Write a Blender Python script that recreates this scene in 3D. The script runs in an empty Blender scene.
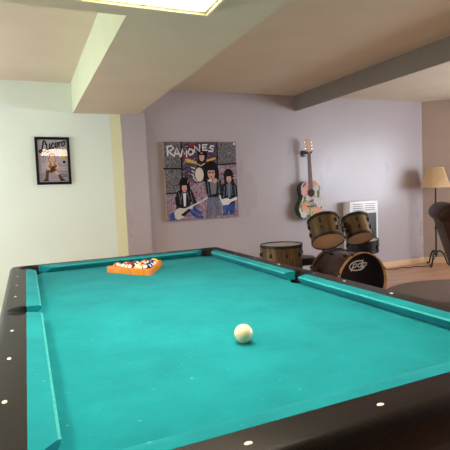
import bpy, bmesh, math, random
from mathutils import Vector, Matrix
S = bpy.context.scene
COL = S.collection
PI = math.pi
R = math.radians

# ------------------------------------------------------------------ camera
cam_d = bpy.data.cameras.new('camera')
cam_d.sensor_width = 36.0
cam_d.lens = 36.33
cam_d.clip_start = 0.02
cam = bpy.data.objects.new('camera', cam_d)
COL.objects.link(cam)
right = Vector((0.91474985, -0.40146735, -0.04535055))
up = Vector((0.07217345, 0.0519338, 0.99603909))
fwd = Vector((0.39752195, 0.91439972, -0.07648172))
m = Matrix((right, up, -fwd)).transposed().to_4x4()
m.translation = Vector((-0.5872, -1.8689, 1.2304))
cam.matrix_world = m
S.camera = cam

# ------------------------------------------------------------------ world, daylight, exposure
PANEL_STRENGTH = 14.0
world = bpy.data.worlds.new('sky')
S.world = world
world.use_nodes = True
bg = world.node_tree.nodes['Background']
bg.inputs['Color'].default_value = (0.80, 0.88, 1.0, 1)
bg.inputs['Strength'].default_value = 11.0


def window_portal(name, loc, rot, sx, sy):
    d = bpy.data.lights.new(name, 'AREA')
    d.shape = 'RECTANGLE'
    d.size, d.size_y = sx, sy
    d.cycles.is_portal = True
    o = bpy.data.objects.new(name, d)
    o.location, o.rotation_euler = loc, rot
    COL.objects.link(o)


# right-hand windows (x = 5.9), left-hand window (x = -2.6)
WR = (-2.0, 1.5, 0.75, 2.10)
WL = (1.2, 2.6, 0.85, 1.95)
window_portal('daylight_right', (5.95, (WR[0]+WR[1])/2, (WR[2]+WR[3])/2), (0, R(90), 0), WR[3]-WR[2], WR[1]-WR[0])
window_portal('daylight_left', (-2.65, (WL[0]+WL[1])/2, (WL[2]+WL[3])/2), (0, R(-90), 0), WL[3]-WL[2], WL[1]-WL[0])

S.view_settings.view_transform = 'Standard'
S.view_settings.look = 'None'
S.view_settings.gamma = 1
S.view_settings.use_curve_mapping = False
S.view_settings.exposure = 0.55


# ------------------------------------------------------------------ materials
def srgb(r, g, b):
    def f(c):
        c /= 255.0
        return c/12.92 if c <= 0.04045 else ((c+0.055)/1.055)**2.4
    return (f(r), f(g), f(b), 1)


MATS = {}


def mat(name, col, rough=0.5, metal=0.0, var=0.0, scale=8.0, bump=0.0, bscale=None, coat=0.0, emit=None, estr=0.0,
        spec=0.5, stretch=(1, 1, 1), sheen=0.0, col2=None, rvar=0.0):
    if name in MATS:
        return MATS[name]
    m = bpy.data.materials.new(name)
    m.use_nodes = True
    nt = m.node_tree
    b = nt.nodes['Principled BSDF']
    b.inputs['Base Color'].default_value = col
    b.inputs['Roughness'].default_value = rough
    b.inputs['Metallic'].default_value = metal
    b.inputs['Specular IOR Level'].default_value = spec
    b.inputs['Coat Weight'].default_value = coat
    b.inputs['Sheen Weight'].default_value = sheen
    if emit:
        b.inputs['Emission Color'].default_value = emit
        b.inputs['Emission Strength'].default_value = estr
    if var or bump or col2 or rvar:
        tc = nt.nodes.new('ShaderNodeTexCoord')
        mp = nt.nodes.new('ShaderNodeMapping')
        mp.inputs['Scale'].default_value = stretch
        nt.links.new(tc.outputs['Object'], mp.inputs['Vector'])
        n = nt.nodes.new('ShaderNodeTexNoise')
        n.inputs['Scale'].default_value = scale
        n.inputs['Detail'].default_value = 5
        nt.links.new(mp.outputs['Vector'], n.inputs['Vector'])
        if var or col2:
            rp = nt.nodes.new('ShaderNodeValToRGB')
            rp.color_ramp.elements[0].position = 0.3
            rp.color_ramp.elements[1].position = 0.7
            if col2:
                rp.color_ramp.elements[0].color = col
                rp.color_ramp.elements[1].color = col2
            else:
                rp.color_ramp.elements[0].color = tuple(c*(1-var) for c in col[:3])+(1,)
                rp.color_ramp.elements[1].color = tuple(min(1, c*(1+var)) for c in col[:3])+(1,)
            nt.links.new(n.outputs['Fac'], rp.inputs['Fac'])
            nt.links.new(rp.outputs['Color'], b.inputs['Base Color'])
        if rvar:
            mr = nt.nodes.new('ShaderNodeMapRange')
            mr.inputs['From Min'].default_value = 0.35
            mr.inputs['From Max'].default_value = 0.65
            mr.inputs['To Min'].default_value = max(0.02, rough-rvar)
            mr.inputs['To Max'].default_value = rough+rvar
            nt.links.new(n.outputs['Fac'], mr.inputs['Value'])
            nt.links.new(mr.outputs['Result'], b.inputs['Roughness'])
        if bump:
            n2 = nt.nodes.new('ShaderNodeTexNoise')
            n2.inputs['Scale'].default_value = bscale or scale
            n2.inputs['Detail'].default_value = 3
            nt.links.new(mp.outputs['Vector'], n2.inputs['Vector'])
            bp = nt.nodes.new('ShaderNodeBump')
            bp.inputs['Strength'].default_value = bump
            bp.inputs['Distance'].default_value = 0.01
            nt.links.new(n2.outputs['Fac'], bp.inputs['Height'])
            nt.links.new(bp.outputs['Normal'], b.inputs['Normal'])
    MATS[name] = m
    return m


def mat_planks():
    m = bpy.data.materials.new('laminate_planks')
    m.use_nodes = True
    nt = m.node_tree
    b = nt.nodes['Principled BSDF']
    b.inputs['Roughness'].default_value = 0.38
    tc = nt.nodes.new('ShaderNodeTexCoord')
    br = nt.nodes.new('ShaderNodeTexBrick')
    br.inputs['Color1'].default_value = srgb(196, 150, 116)
    br.inputs['Color2'].default_value = srgb(176, 132, 100)
    br.inputs['Mortar'].default_value = srgb(120, 88, 66)
    br.inputs['Scale'].default_value = 1.0
    br.inputs['Mortar Size'].default_value = 0.003
    br.inputs['Brick Width'].default_value = 1.2
    br.inputs['Row Height'].default_value = 0.13
    nt.links.new(tc.outputs['Object'], br.inputs['Vector'])
    mp = nt.nodes.new('ShaderNodeMapping')
    mp.inputs['Scale'].default_value = (2, 22, 1)
    nt.links.new(tc.outputs['Object'], mp.inputs['Vector'])
    n = nt.nodes.new('ShaderNodeTexNoise')
    n.inputs['Scale'].default_value = 2.0
    n.inputs['Detail'].default_value = 6
    nt.links.new(mp.outputs['Vector'], n.inputs['Vector'])
    mx = nt.nodes.new('ShaderNodeMix')
    mx.data_type = 'RGBA'
    mx.blend_type = 'MULTIPLY'
    mx.inputs['Factor'].default_value = 0.55
    rp = nt.nodes.new('ShaderNodeValToRGB')
    rp.color_ramp.elements[0].position = 0.3
    rp.color_ramp.elements[0].color = (0.62, 0.55, 0.5, 1)
    rp.color_ramp.elements[1].position = 0.65
    rp.color_ramp.elements[1].color = (1, 1, 1, 1)
    nt.links.new(n.outputs['Fac'], rp.inputs['Fac'])
    nt.links.new(br.outputs['Color'], mx.inputs['A'])
    nt.links.new(rp.outputs['Color'], mx.inputs['B'])
    nt.links.new(mx.outputs['Result'], b.inputs['Base Color'])
    return m


def mat_felt():
    m = bpy.data.materials.new('teal_felt')
    m.use_nodes = True
    nt = m.node_tree
    b = nt.nodes['Principled BSDF']
    b.inputs['Roughness'].default_value = 0.9
    b.inputs['Specular IOR Level'].default_value = 0.1
    b.inputs['Sheen Weight'].default_value = 0.06
    b.inputs['Sheen Roughness'].default_value = 0.5
    b.inputs['Sheen Tint'].default_value = (0.7, 1.0, 1.0, 1)
    tc = nt.nodes.new('ShaderNodeTexCoord')
    n1 = nt.nodes.new('ShaderNodeTexNoise')
    n1.inputs['Scale'].default_value = 5.0
    n1.inputs['Detail'].default_value = 8
    n1.inputs['Roughness'].default_value = 0.65
    nt.links.new(tc.outputs['Object'], n1.inputs['Vector'])
    rp = nt.nodes.new('ShaderNodeValToRGB')
    rp.color_ramp.elements[0].position = 0.3
    rp.color_ramp.elements[0].color = FELT_A
    rp.color_ramp.elements[1].position = 0.7
    rp.color_ramp.elements[1].color = FELT_B
    nt.links.new(n1.outputs['Fac'], rp.inputs['Fac'])
    # chalk specks and lint
    n2 = nt.nodes.new('ShaderNodeTexNoise')
    n2.inputs['Scale'].default_value = 60.0
    n2.inputs['Detail'].default_value = 3
    nt.links.new(tc.outputs['Object'], n2.inputs['Vector'])
    r2 = nt.nodes.new('ShaderNodeValToRGB')
    r2.color_ramp.elements[0].position = 0.70
    r2.color_ramp.elements[0].color = (0, 0, 0, 1)
    r2.color_ramp.elements[1].position = 0.78
    r2.color_ramp.elements[1].color = (0.45, 0.45, 0.45, 1)
    nt.links.new(n2.outputs['Fac'], r2.inputs['Fac'])
    mx = nt.nodes.new('ShaderNodeMix')
    mx.data_type = 'RGBA'
    nt.links.new(r2.outputs['Color'], mx.inputs['Factor'])
    nt.links.new(rp.outputs['Color'], mx.inputs['A'])
    mx.inputs['B'].default_value = (0.25, 0.62, 0.62, 1)
    nt.links.new(mx.outputs['Result'], b.inputs['Base Color'])
    bp = nt.nodes.new('ShaderNodeBump')
    bp.inputs['Strength'].default_value = 0.15
    bp.inputs['Distance'].default_value = 0.002
    n3 = nt.nodes.new('ShaderNodeTexNoise')
    n3.inputs['Scale'].default_value = 350.0
    nt.links.new(tc.outputs['Object'], n3.inputs['Vector'])
    nt.links.new(n3.outputs['Fac'], bp.inputs['Height'])
    nt.links.new(bp.outputs['Normal'], b.inputs['Normal'])
    return m


def mat_paint_swirl(name, cols, scale, dist=2.5):
    """brush-swirled paint: distorted noise through a several-stop ramp"""
    m = bpy.data.materials.new(name)
    m.use_nodes = True
    nt = m.node_tree
    b = nt.nodes['Principled BSDF']
    b.inputs['Roughness'].default_value = 0.6
    b.inputs['Specular IOR Level'].default_value = 0.12
    tc = nt.nodes.new('ShaderNodeTexCoord')
    n = nt.nodes.new('ShaderNodeTexNoise')
    n.inputs['Scale'].default_value = scale
    n.inputs['Detail'].default_value = 4
    n.inputs['Distortion'].default_value = dist
    nt.links.new(tc.outputs['Object'], n.inputs['Vector'])
    rp = nt.nodes.new('ShaderNodeValToRGB')
    k = len(cols)
    els = rp.color_ramp.elements
    while len(els) < k:
        els.new(0.5)
    for i, c in enumerate(cols):
        els[i].position = 0.3+0.4*i/(k-1)
        els[i].color = c
    nt.links.new(n.outputs['Fac'], rp.inputs['Fac'])
    nt.links.new(rp.outputs['Color'], b.inputs['Base Color'])
    return m


def mat_glass(name):
    m = bpy.data.materials.new(name)
    m.use_nodes = True
    nt = m.node_tree
    nt.nodes.remove(nt.nodes['Principled BSDF'])
    out = nt.nodes['Material Output']
    tr = nt.nodes.new('ShaderNodeBsdfTransparent')
    gl = nt.nodes.new('ShaderNodeBsdfGlossy')
    gl.inputs['Roughness'].default_value = 0.0
    fr = nt.nodes.new('ShaderNodeFresnel')
    fr.inputs['IOR'].default_value = 1.5
    mx = nt.nodes.new('ShaderNodeMixShader')
    ge = nt.nodes.new('ShaderNodeNewGeometry')      # reflect only on the outer faces of the pane
    sub = nt.nodes.new('ShaderNodeMath')
    sub.operation = 'SUBTRACT'
    sub.inputs[0].default_value = 1.0
    nt.links.new(ge.outputs['Backfacing'], sub.inputs[1])
    mul = nt.nodes.new('ShaderNodeMath')
    mul.operation = 'MULTIPLY'
    nt.links.new(fr.outputs['Fac'], mul.inputs[0])
    nt.links.new(sub.outputs[0], mul.inputs[1])
    nt.links.new(mul.outputs[0], mx.inputs['Fac'])
    nt.links.new(tr.outputs['BSDF'], mx.inputs[1])
    nt.links.new(gl.outputs['BSDF'], mx.inputs[2])
    nt.links.new(mx.outputs['Shader'], out.inputs['Surface'])
    return m


FELT_A = (0.002, 0.195, 0.232, 1)
FELT_B = (0.005, 0.27, 0.315, 1)
M_floor = mat_planks()
M_felt = mat_felt()
M_worn_lit = mat('worn_lit_teal_felt', (0.05, 0.36, 0.37, 1), 0.9, var=0.15, scale=60, spec=0.1)  # wear plus edge light put into the cloth colour
M_ceil = mat('ceiling_paint', srgb(214, 200, 176), 0.9, var=0.03, scale=3, bump=0.1, bscale=60)
M_green = mat('pale_green_paint', srgb(224, 234, 220), 0.75, var=0.02, scale=2, bump=0.05, bscale=40)
M_yellow = mat('yellow_green_paint', srgb(226, 226, 182), 0.7, var=0.03, scale=3)
M_beamface = mat('beam_green_paint', srgb(216, 222, 186), 0.75, var=0.03, scale=3)
M_purple = mat('lavender_paint', srgb(179, 168, 169), 0.30, var=0.02, scale=2.2, bump=0.05, bscale=9, spec=0.42, rvar=0.03, stretch=(1, 1, 0.5))
M_taupe = mat('taupe_beam_paint', srgb(130, 120, 108), 0.6, var=0.03, scale=3)
M_base = mat('baseboard_wood', srgb(226, 190, 150), 0.4, var=0.06, scale=6)
M_black = mat('black_plastic', (0.012, 0.012, 0.013, 1), 0.35)
M_pocket = mat('pocket_black', (0.008, 0.008, 0.009, 1), 0.6)
M_rail = mat('dark_speckled_laminate', (0.008, 0.0058, 0.0046, 1), 0.36, spec=0.22, var=0.5, scale=160, bump=0.08, bscale=260)
M_apron = mat('black_apron', (0.012, 0.011, 0.012, 1), 0.4, var=0.2, scale=40)
M_pearl = mat('pearl_sight', (0.85, 0.83, 0.78, 1), 0.25)
M_chrome = mat('chrome', (0.75, 0.75, 0.77, 1), 0.15, 1.0)
M_white = mat('white_enamel', srgb(248, 248, 246), 0.4, var=0.01)
M_heat_dark = mat('heater_dark', (0.02, 0.02, 0.022, 1), 0.4)
M_cream = mat('cream_frame', srgb(236, 222, 180), 0.5, var=0.04, scale=10)
M_diff = mat('lit_diffuser', (1, 1, 1, 1), 0.6, emit=(1.0, 0.86, 0.66, 1), estr=PANEL_STRENGTH)
M_shell = mat('bronze_drum_wrap', (0.20, 0.135, 0.065, 1), 0.30, 0.8, var=0.25, scale=14, stretch=(6, 6, 0.4))
M_bass = mat('dark_bronze_wrap', (0.10, 0.062, 0.045, 1), 0.35, 0.4, var=0.3, scale=9)
M_hoopwood = mat('natural_hoop', srgb(196, 156, 104), 0.4, var=0.08, scale=12)
M_head_b = mat('coated_white_head', srgb(206, 196, 184), 0.6, var=0.04, scale=9)
M_head_r = mat('tan_resonant_head', srgb(248, 216, 180), 0.35, var=0.03, scale=9)
M_head_k = mat('black_head', (0.012, 0.012, 0.018, 1), 0.28)
M_logo = mat('logo_white', (0.85, 0.85, 0.88, 1), 0.5)
M_leather = mat('brown_leather', (0.042, 0.018, 0.010, 1), 0.5, spec=0.15, var=0.25, scale=12, bump=0.2, bscale=70)
M_rug = mat('brown_pile', srgb(104, 84, 70), 0.95, var=0.15, scale=60, bump=0.4, bscale=220)
M_iron = mat('wrought_iron', (0.018, 0.015, 0.013, 1), 0.45, 0.4)
M_maple = mat('maple_neck', srgb(196, 150, 100), 0.4, var=0.1, scale=12, stretch=(1, 1, 0.2))
M_rose = mat('rosewood', srgb(104, 76, 72), 0.5, var=0.2, scale=20)
M_gside = mat('guitar_side_green', srgb(46, 66, 52), 0.35, var=0.3, scale=14)
M_wood_rack = mat('orange_wood', srgb(214, 128, 14), 0.5, spec=0.2, var=0.18, scale=14, stretch=(1, 4, 1))
M_glass = mat_glass('picture_glass')


def flat(name, r, g, b, rough=0.55, var=0.06, scale=40):
    return mat('paint_'+name, srgb(r, g, b), rough, var=var, scale=scale, spec=0.12)


# ------------------------------------------------------------------ mesh helpers
def new():
    return bmesh.new()


def absorb(bm, t, mi=0, M=None):
    if M is not None:
        bmesh.ops.transform(t, matrix=M, verts=t.verts)
    for f in t.faces:
        f.material_index = mi
    me = bpy.data.meshes.new('t')
    t.to_mesh(me)
    t.free()
    bm.from_mesh(me)
    bpy.data.meshes.remove(me)


def box(bm, lo, hi, bev=0.0, mi=0, M=None, seg=2):
    t = bmesh.new()
    bmesh.ops.create_cube(t, size=1)
    for v in t.verts:
        v.co = Vector([(lo[i]+hi[i])/2 + v.co[i]*(hi[i]-lo[i]) for i in range(3)])
    if bev:
        bmesh.ops.bevel(t, geom=t.edges[:], offset=bev, segments=seg, affect='EDGES', profile=0.5)
    absorb(bm, t, mi, M)


def align(p0, p1):
    p0, p1 = Vector(p0), Vector(p1)
    q = Vector((0, 0, 1)).rotation_difference((p1-p0).normalized())
    return Matrix.Translation(p0) @ q.to_matrix().to_4x4(), (p1-p0).length


def lathe(bm, prof, seg=32, mi=0, M=None, closed=False):
    """prof: list of (r, z); revolved about z"""
    t = bmesh.new()
    rings = []
    for r, z in prof:
        if r < 1e-6:
            rings.append([t.verts.new((0, 0, z))])
        else:
            rings.append([t.verts.new((r*math.cos(2*PI*i/seg), r*math.sin(2*PI*i/seg), z)) for i in range(seg)])
    pairs = list(zip(rings[:-1], rings[1:]))
    if closed:
        pairs.append((rings[-1], rings[0]))
    for a, b in pairs:
        for i in range(seg):
            j = (i+1) % seg
            if len(a) == 1 and len(b) == 1:
                continue
            if len(a) == 1:
                t.faces.new((a[0], b[j], b[i]))
            elif len(b) == 1:
                t.faces.new((a[i], a[j], b[0]))
            else:
                t.faces.new((a[i], a[j], b[j], b[i]))
    bmesh.ops.recalc_face_normals(t, faces=t.faces)
    absorb(bm, t, mi, M)


def rod(bm, p0, p1, r0, r1=None, seg=16, mi=0):
    M, L = align(p0, p1)
    r1 = r0 if r1 is None else r1
    lathe(bm, [(0, 0), (r0, 0), (r1, L), (0, L)], seg, mi, M)


def tube(bm, pts, r, seg=10, mi=0):
    pts = [Vector(p) for p in pts]
    t = bmesh.new()
    prev = None
    up0 = Vector((0.123, 0.31, 0.94)).normalized()
    for i, p in enumerate(pts):
        d = (pts[min(i+1, len(pts)-1)]-pts[max(i-1, 0)]).normalized()
        a = d.cross(up0)
        if a.length < 1e-3:
            a = d.cross(Vector((1, 0, 0)))
        a.normalize()
        b = d.cross(a)
        rr = r[i] if isinstance(r, (list, tuple)) else r
        ring = [t.verts.new(p+rr*(math.cos(2*PI*k/seg)*a+math.sin(2*PI*k/seg)*b)) for k in range(seg)]
        if prev:
            for k in range(seg):
                t.faces.new((prev[k], prev[(k+1) % seg], ring[(k+1) % seg], ring[k]))
        else:
            t.faces.new(ring[::-1])
        prev = ring
    t.faces.new(prev)
    bmesh.ops.recalc_face_normals(t, faces=t.faces)
    absorb(bm, t, mi)


def smooth_pts(pts, n=6):
    """Catmull-Rom through pts"""
    P = [Vector(p) for p in pts]
    P = [2*P[0]-P[1]]+P+[2*P[-1]-P[-2]]
    out = []
    for i in range(1, len(P)-2):
        for k in range(n):
            t = k/n
            a, b, c, d = P[i-1], P[i], P[i+1], P[i+2]
            out.append(0.5*((2*b)+(c-a)*t+(2*a-5*b+4*c-d)*t*t+(3*b-a-3*c+d)*t**3))
    out.append(P[-2])
    return out


def prism(bm, poly, z0, z1, mi=0, M=None, bev=0.0):
    """poly: 2D outline extruded along z"""
    t = bmesh.new()
    a = [t.verts.new((x, y, z0)) for x, y in poly]
    b = [t.verts.new((x, y, z1)) for x, y in poly]
    n = len(poly)
    t.faces.new(a[::-1])
    top = t.faces.new(b)
    for i in range(n):
        t.faces.new((a[i], a[(i+1) % n], b[(i+1) % n], b[i]))
    bmesh.ops.recalc_face_normals(t, faces=t.faces)
    if bev:
        bmesh.ops.bevel(t, geom=list(top.edges), offset=bev, segments=2, affect='EDGES', profile=0.5)
    absorb(bm, t, mi, M)


def loft(bm, loops, mi=0, M=None, caps=True):
    t = bmesh.new()
    rings = [[t.verts.new(p) for p in lp] for lp in loops]
    n = len(rings[0])
    for a, b in zip(rings[:-1], rings[1:]):
        for i in range(n):
            t.faces.new((a[i], a[(i+1) % n], b[(i+1) % n], b[i]))
    if caps:
        t.faces.new(rings[0][::-1])
        t.faces.new(rings[-1])
    bmesh.ops.recalc_face_normals(t, faces=t.faces)
    absorb(bm, t, mi, M)


def obj(name, bm, mats, parent=None, label=None, smooth=True, ang=35, loc=None, rot=None):
    me = bpy.data.meshes.new(name)
    bm.to_mesh(me)
    bm.free()
    for mm in (mats if isinstance(mats, (list, tuple)) else [mats]):
        me.materials.append(mm)
    if smooth:
        for p in me.polygons:
            p.use_smooth = True
        me.set_sharp_from_angle(angle=R(ang))
    o = bpy.data.objects.new(name, me)
    COL.objects.link(o)
    if parent:
        o.parent = parent
    if label:
        o['label'] = label
    if loc is not None:
        o.location = loc
    if rot is not None:
        o.rotation_euler = rot
    return o


def tag(o, label, cat, group=None):
    o['label'] = label
    o['category'] = cat
    if group:
        o['group'] = group
    return o


def thing(name, label, cat, loc=(0, 0, 0), rot=(0, 0, 0), group=None):
    o = bpy.data.objects.new(name, None)
    o.empty_display_size = 0.1
    COL.objects.link(o)
    o.location = loc
    o.rotation_euler = rot
    return tag(o, label, cat, group)


def struct(name, bm, mats, **k):
    o = obj(name, bm, mats, **k)
    o['kind'] = 'structure'
    return o


# flat picture drawing: thin layers on an x-z plane facing -y (local)
class Art:
    def __init__(self, w, h):
        self.bm = bmesh.new()
        self.w, self.h = w, h
        self.mats = []
        self.k = 0

    def mi(self, m):
        if m not in self.mats:
            self.mats.append(m)
        return self.mats.index(m)

    def poly(self, pts, m):
        """pts in 0..1 with v up"""
        self.k += 1
        y = -0.00006*self.k
        vs = [self.bm.verts.new(((u-0.5)*self.w, y, (v-0.5)*self.h)) for u, v in pts]
        f = self.bm.faces.new(vs)
        f.normal_update()
        if f.normal.y > 0:
            f.normal_flip()
        f.material_index = self.mi(m)

    def ell(self, u, v, a, b, m, rot=0, n=18):
        c, s = math.cos(R(rot)), math.sin(R(rot))
        self.poly([(u+a*math.cos(2*PI*i/n)*c-b*math.sin(2*PI*i/n)*s,
                    v+a*math.cos(2*PI*i/n)*s+b*math.sin(2*PI*i/n)*c) for i in range(n)], m)

    def stroke(self, pts, wd, m, curve=False):
        asp = self.w/self.h
        if curve:
            pts = [(p.x, p.y) for p in smooth_pts([(a, b, 0) for a, b in pts], 5)]
        self.k += 1
        y = -0.00006*self.k
        P = [Vector((u*asp, v)) for u, v in pts]
        L, Rr = [], []
        for i, p in enumerate(P):
            d = (P[min(i+1, len(P)-1)]-P[max(i-1, 0)])
            if d.length < 1e-9:
                d = Vector((1, 0))
            d.normalize()
            n = Vector((-d.y, d.x))*wd*0.5
            ext = d*wd*0.3*(-1 if i == 0 else 1 if i == len(P)-1 else 0)
            L.append(p+n+ext)
            Rr.append(p-n+ext)
        mi = self.mi(m)

        def V(q):
            return self.bm.verts.new(((q.x/asp-0.5)*self.w, y, (q.y-0.5)*self.h))
        lv = [V(q) for q in L]
        rv = [V(q) for q in Rr]
        for i in range(len(P)-1):
            f = self.bm.faces.new((lv[i], rv[i], rv[i+1], lv[i+1]))
            f.normal_update()
            if f.normal.y > 0:
                f.normal_flip()
            f.material_index = mi

    def build(self, name, parent, **k):
        return obj(name, self.bm, self.mats, parent, smooth=False, **k)


# ------------------------------------------------------------------ room shell
YG, YP, XK = 3.095, 3.19, 0.673        # green wall plane, lavender wall plane, the outside corner between them
ZC, ZS, ZT = 2.395, 2.090, 2.203       # ceiling, soffit underside, thin dropped beam
XC = 4.864                             # back-right corner
XR, XL, YF = 5.9, -2.6, -4.2
YA = YP-(XR-XC)*0.677/0.736            # where the angled wall meets the right wall

bm = new()
box(bm, (XL-0.2, YF-0.2, -0.1), (XR+0.2, YP+0.3, 0))
struct('floor', bm, M_floor, smooth=False)
bm = new()
box(bm, (XL-0.2, YF-0.2, ZC), (XR+0.2, YP+0.3, ZC+0.12))
struct('ceiling', bm, M_ceil, smooth=False)

# green wall; its last stretch before the corner is yellow, its corner end is lavender
bm = new()
box(bm, (XL-0.2, YG, 0), (0.292, YG+0.25, ZC), mi=0)
pts = [(0.292, 0), (0.292, ZC), (0.402, ZC), (0.402, 2.05), (0.408, 1.9), (0.404, 1.75), (0.412, 1.58), (0.406, 1.42), (0.409, 1.3),
       (0.402, 1.1), (0.405, 0.9), (0.40, 0)]
Mx = Matrix(((1, 0, 0, 0), (0, 0, 1, YG), (0, 1, 0, 0), (0, 0, 0, 1)))
prism(bm, pts, 0, 0.25, 1, Mx)
box(bm, (0.38, YG+0.0006, 0), (XK, YG+0.25, ZC), mi=2)
struct('wall_back_left', bm, [M_green, M_yellow, M_purple], smooth=False)
bm = new()
box(bm, (XK-0.02, YP, 0), (XC+0.1, YP+0.2, ZC))
struct('wall_back_right', bm, M_purple, smooth=False)
# angled wall
M_tanwall = mat('tan_paint', srgb(172, 150, 136), 0.45, var=0.03, scale=3)
bm = new()
prism(bm, [(XC, YP), (XR, YA), (XR+0.15, YA+0.15), (XC+0.15, YP+0.15)], 0, ZC)
struct('wall_right_angled', bm, M_tanwall, smooth=False)


def wall_with_hole(name, x0, x1, y0, y1, W, m):
    bm = new()
    box(bm, (x0, y0, 0), (x1, W[0], ZC))
    box(bm, (x0, W[1], 0), (x1, y1, ZC))
    box(bm, (x0, W[0], 0), (x1, W[1], W[2]))
    box(bm, (x0, W[0], W[3]), (x1, W[1], ZC))
    return struct(name, bm, m, smooth=False)


wall_with_hole('wall_right', XR, XR+0.15, YF, YA+0.1, WR, M_tanwall)
wall_with_hole('wall_left', XL-0.15, XL, YF, YG+0.1, WL, M_green)
bm = new()
box(bm, (XL-0.15, YF-0.15, 0), (XR+0.15, YF, ZC))
struct('wall_front', bm, M_tanwall, smooth=False)


def window_frame(name, x0, x1, W, nb):
    bm = new()
    t = 0.05
    box(bm, (x0, W[0], W[2]), (x1, W[0]+t, W[3]))
    box(bm, (x0, W[1]-t, W[2]), (x1, W[1], W[3]))
    box(bm, (x0, W[0]+t, W[2]), (x1, W[1]-t, W[2]+t))
    box(bm, (x0, W[0]+t, W[3]-t), (x1, W[1]-t, W[3]))
    for i in range(1, nb):
        y = W[0]+(W[1]-W[0])*i/nb
        box(bm, (x0, y-0.02, W[2]+t), (x1, y+0.02, W[3]-t))
    struct(name, bm, M_white, smooth=False)


window_frame('window_1', XR+0.04, XR+0.09, WR, 3)
window_frame('window_2', XL-0.09, XL-0.04, WL, 3)

# soffit: beam running to the back wall plus the lowered ceiling over the near end of the table
bm = new()
XB0, XB1 = -0.080, 0.592
t = bmesh.new()
poly = [(XB0, YG), (XB0, 0.378), (XL, 0.378), (XL, YF), (XB1, YF), (XB1, YG)]
prism(bm, poly, ZS, ZC)
bm.normal_update()
for f in bm.faces:
    n = f.normal
    c = f.calc_center_median()
    if n.x < -0.9 and abs(c.x-XB0) < 0.01:
        f.material_index = 1
    elif n.y > 0.9 and abs(c.y-0.378) < 0.01:
        f.material_index = 1
struct('trim_1', bm, [M_ceil, M_beamface], smooth=False)
bm = new()
box(bm, (2.664, -4.1, ZT), (2.690, YP, ZC))
struct('trim_2', bm, M_taupe, smooth=False)

# baseboards
bm = new()
box(bm, (XK, YP-0.015, 0), (XC-0.004, YP, 0.085), 0.004)
struct('baseboard_back', bm, M_base)
bm = new()
d = Vector((XR-XC, YA-YP, 0)).normalized()
nn = Vector((-0.677, -0.736, 0))
p0 = Vector((XC, YP, 0))+d*0.008
p1 = Vector((XR, YA, 0))-d*0.02
prism(bm, [(p0.x, p0.y), (p1.x, p1.y), ((p1+nn*0.015).x, (p1+nn*0.015).y), ((p0+nn*0.015).x, (p0+nn*0.015).y)], 0, 0.085)
struct('baseboard_right', bm, M_base, smooth=False)

# ------------------------------------------------------------------ ceiling light


def ceiling_light(x0, x1, y0, y1, label):
    lt = thing('ceiling_light', label, 'ceiling light', ((x0+x1)/2, (y0+y1)/2, ZS))
    hw, hh = (x1-x0)/2, (y1-y0)/2
    bm = new()
    prof = [(0.0, 0.0), (0.0, -0.022), (0.006, -0.030), (0.020, -0.032), (0.026, -0.024), (0.036, -0.024), (0.042, -0.016), (0.052, -0.016), (0.056, -0.006), (0.056, 0.0)]
    loops = []
    for q, z in prof:
        loops.append([(sx*(hw-q), sy*(hh-q), z) for sx, sy in ((-1, -1), (1, -1), (1, 1), (-1, 1))])
    loft(bm, loops+[loops[0]], caps=False)
    obj('frame', bm, M_cream, lt, smooth=False)
    bm = new()
    box(bm, (-hw+0.055, -hh+0.055, -0.026), (hw-0.055, hh-0.055, -0.006))
    obj('diffuser', bm, M_diff, lt, smooth=False, label='glowing warm white diffuser')


ceiling_light(-0.33, 0.281, -1.015, 0.206, 'lit rectangular ceiling light with cream moulded frame on lowered soffit above pool table')
ceiling_light(-1.90, -1.29, -1.015, 0.206, 'lit rectangular ceiling light with cream frame on soffit to left of the table')

# ------------------------------------------------------------------ pool table
ZB = 0.77
W2, L2 = 0.56, 1.12
CU, RO = 0.0547, 0.150
NH = 0.0337
ZR = 0.042
tb = thing('pool_table', 'large pool table with teal cloth and dark speckled rails', 'pool table', (0, 0, 0))


def arc(cx, cy, r, a0, a1, n):
    return [(cx+r*math.cos(R(a0+(a1-a0)*i/n)), cy+r*math.sin(R(a0+(a1-a0)*i/n))) for i in range(n+1)]


CR, CO = 0.062, 0.026      # corner pocket radius and offset of centre
SR, SO = 0.058, 0.057      # side pocket
IX, IY = W2+CU, L2+CU


def inner_outline():
    """rail/cushion line, counter-clockwise, bulging out around the six pockets"""
    pts = []
    # side pocket right: circle centre (W2+SO,0), crosses x=IX
    hs = math.sqrt(SR**2-(IX-W2-SO)**2)
    a = math.degrees(math.atan2(hs, IX-W2-SO))
    pts += arc(W2+SO, 0, SR, -a, a, 12)
    # corner: circle centre (W2+CO, L2+CO)
    c = (W2+CO, L2+CO)
    dx = IX-c[0]
    h = math.sqrt(CR**2-dx**2)
    a0 = math.degrees(math.atan2(-h, dx))
    a1 = math.degrees(math.atan2(dx, -h))
    pts += arc(c[0], c[1], CR, a0, a1, 16)
    half = pts
    # mirror for the left half
    left = [(-x, y) for x, y in half][::-1]
    top = half + left                       # from right side pocket ... left side pocket (y>=0 part + full side arcs)
    return half, top


def corner_arc(sx, sy):
    c = (W2+CO, L2+CO)
    dx = IX-c[0]
    h = math.sqrt(CR**2-dx**2)
    a0 = math.degrees(math.atan2(-h, dx))
    a1 = math.degrees(math.atan2(dx, -h))
    p = [(sx*x, sy*y) for x, y in arc(c[0], c[1], CR, a0, a1, 16)]
    return p if sx*sy > 0 else p[::-1]


def side_arc(sx):
    hs = math.sqrt(SR**2-(IX-W2-SO)**2)
    a = math.degrees(math.atan2(hs, IX-W2-SO))
    p = arc(W2+SO, 0, SR, -a, a, 12)
    return p if sx > 0 else [(-x, -y) for x, y in p]


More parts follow.
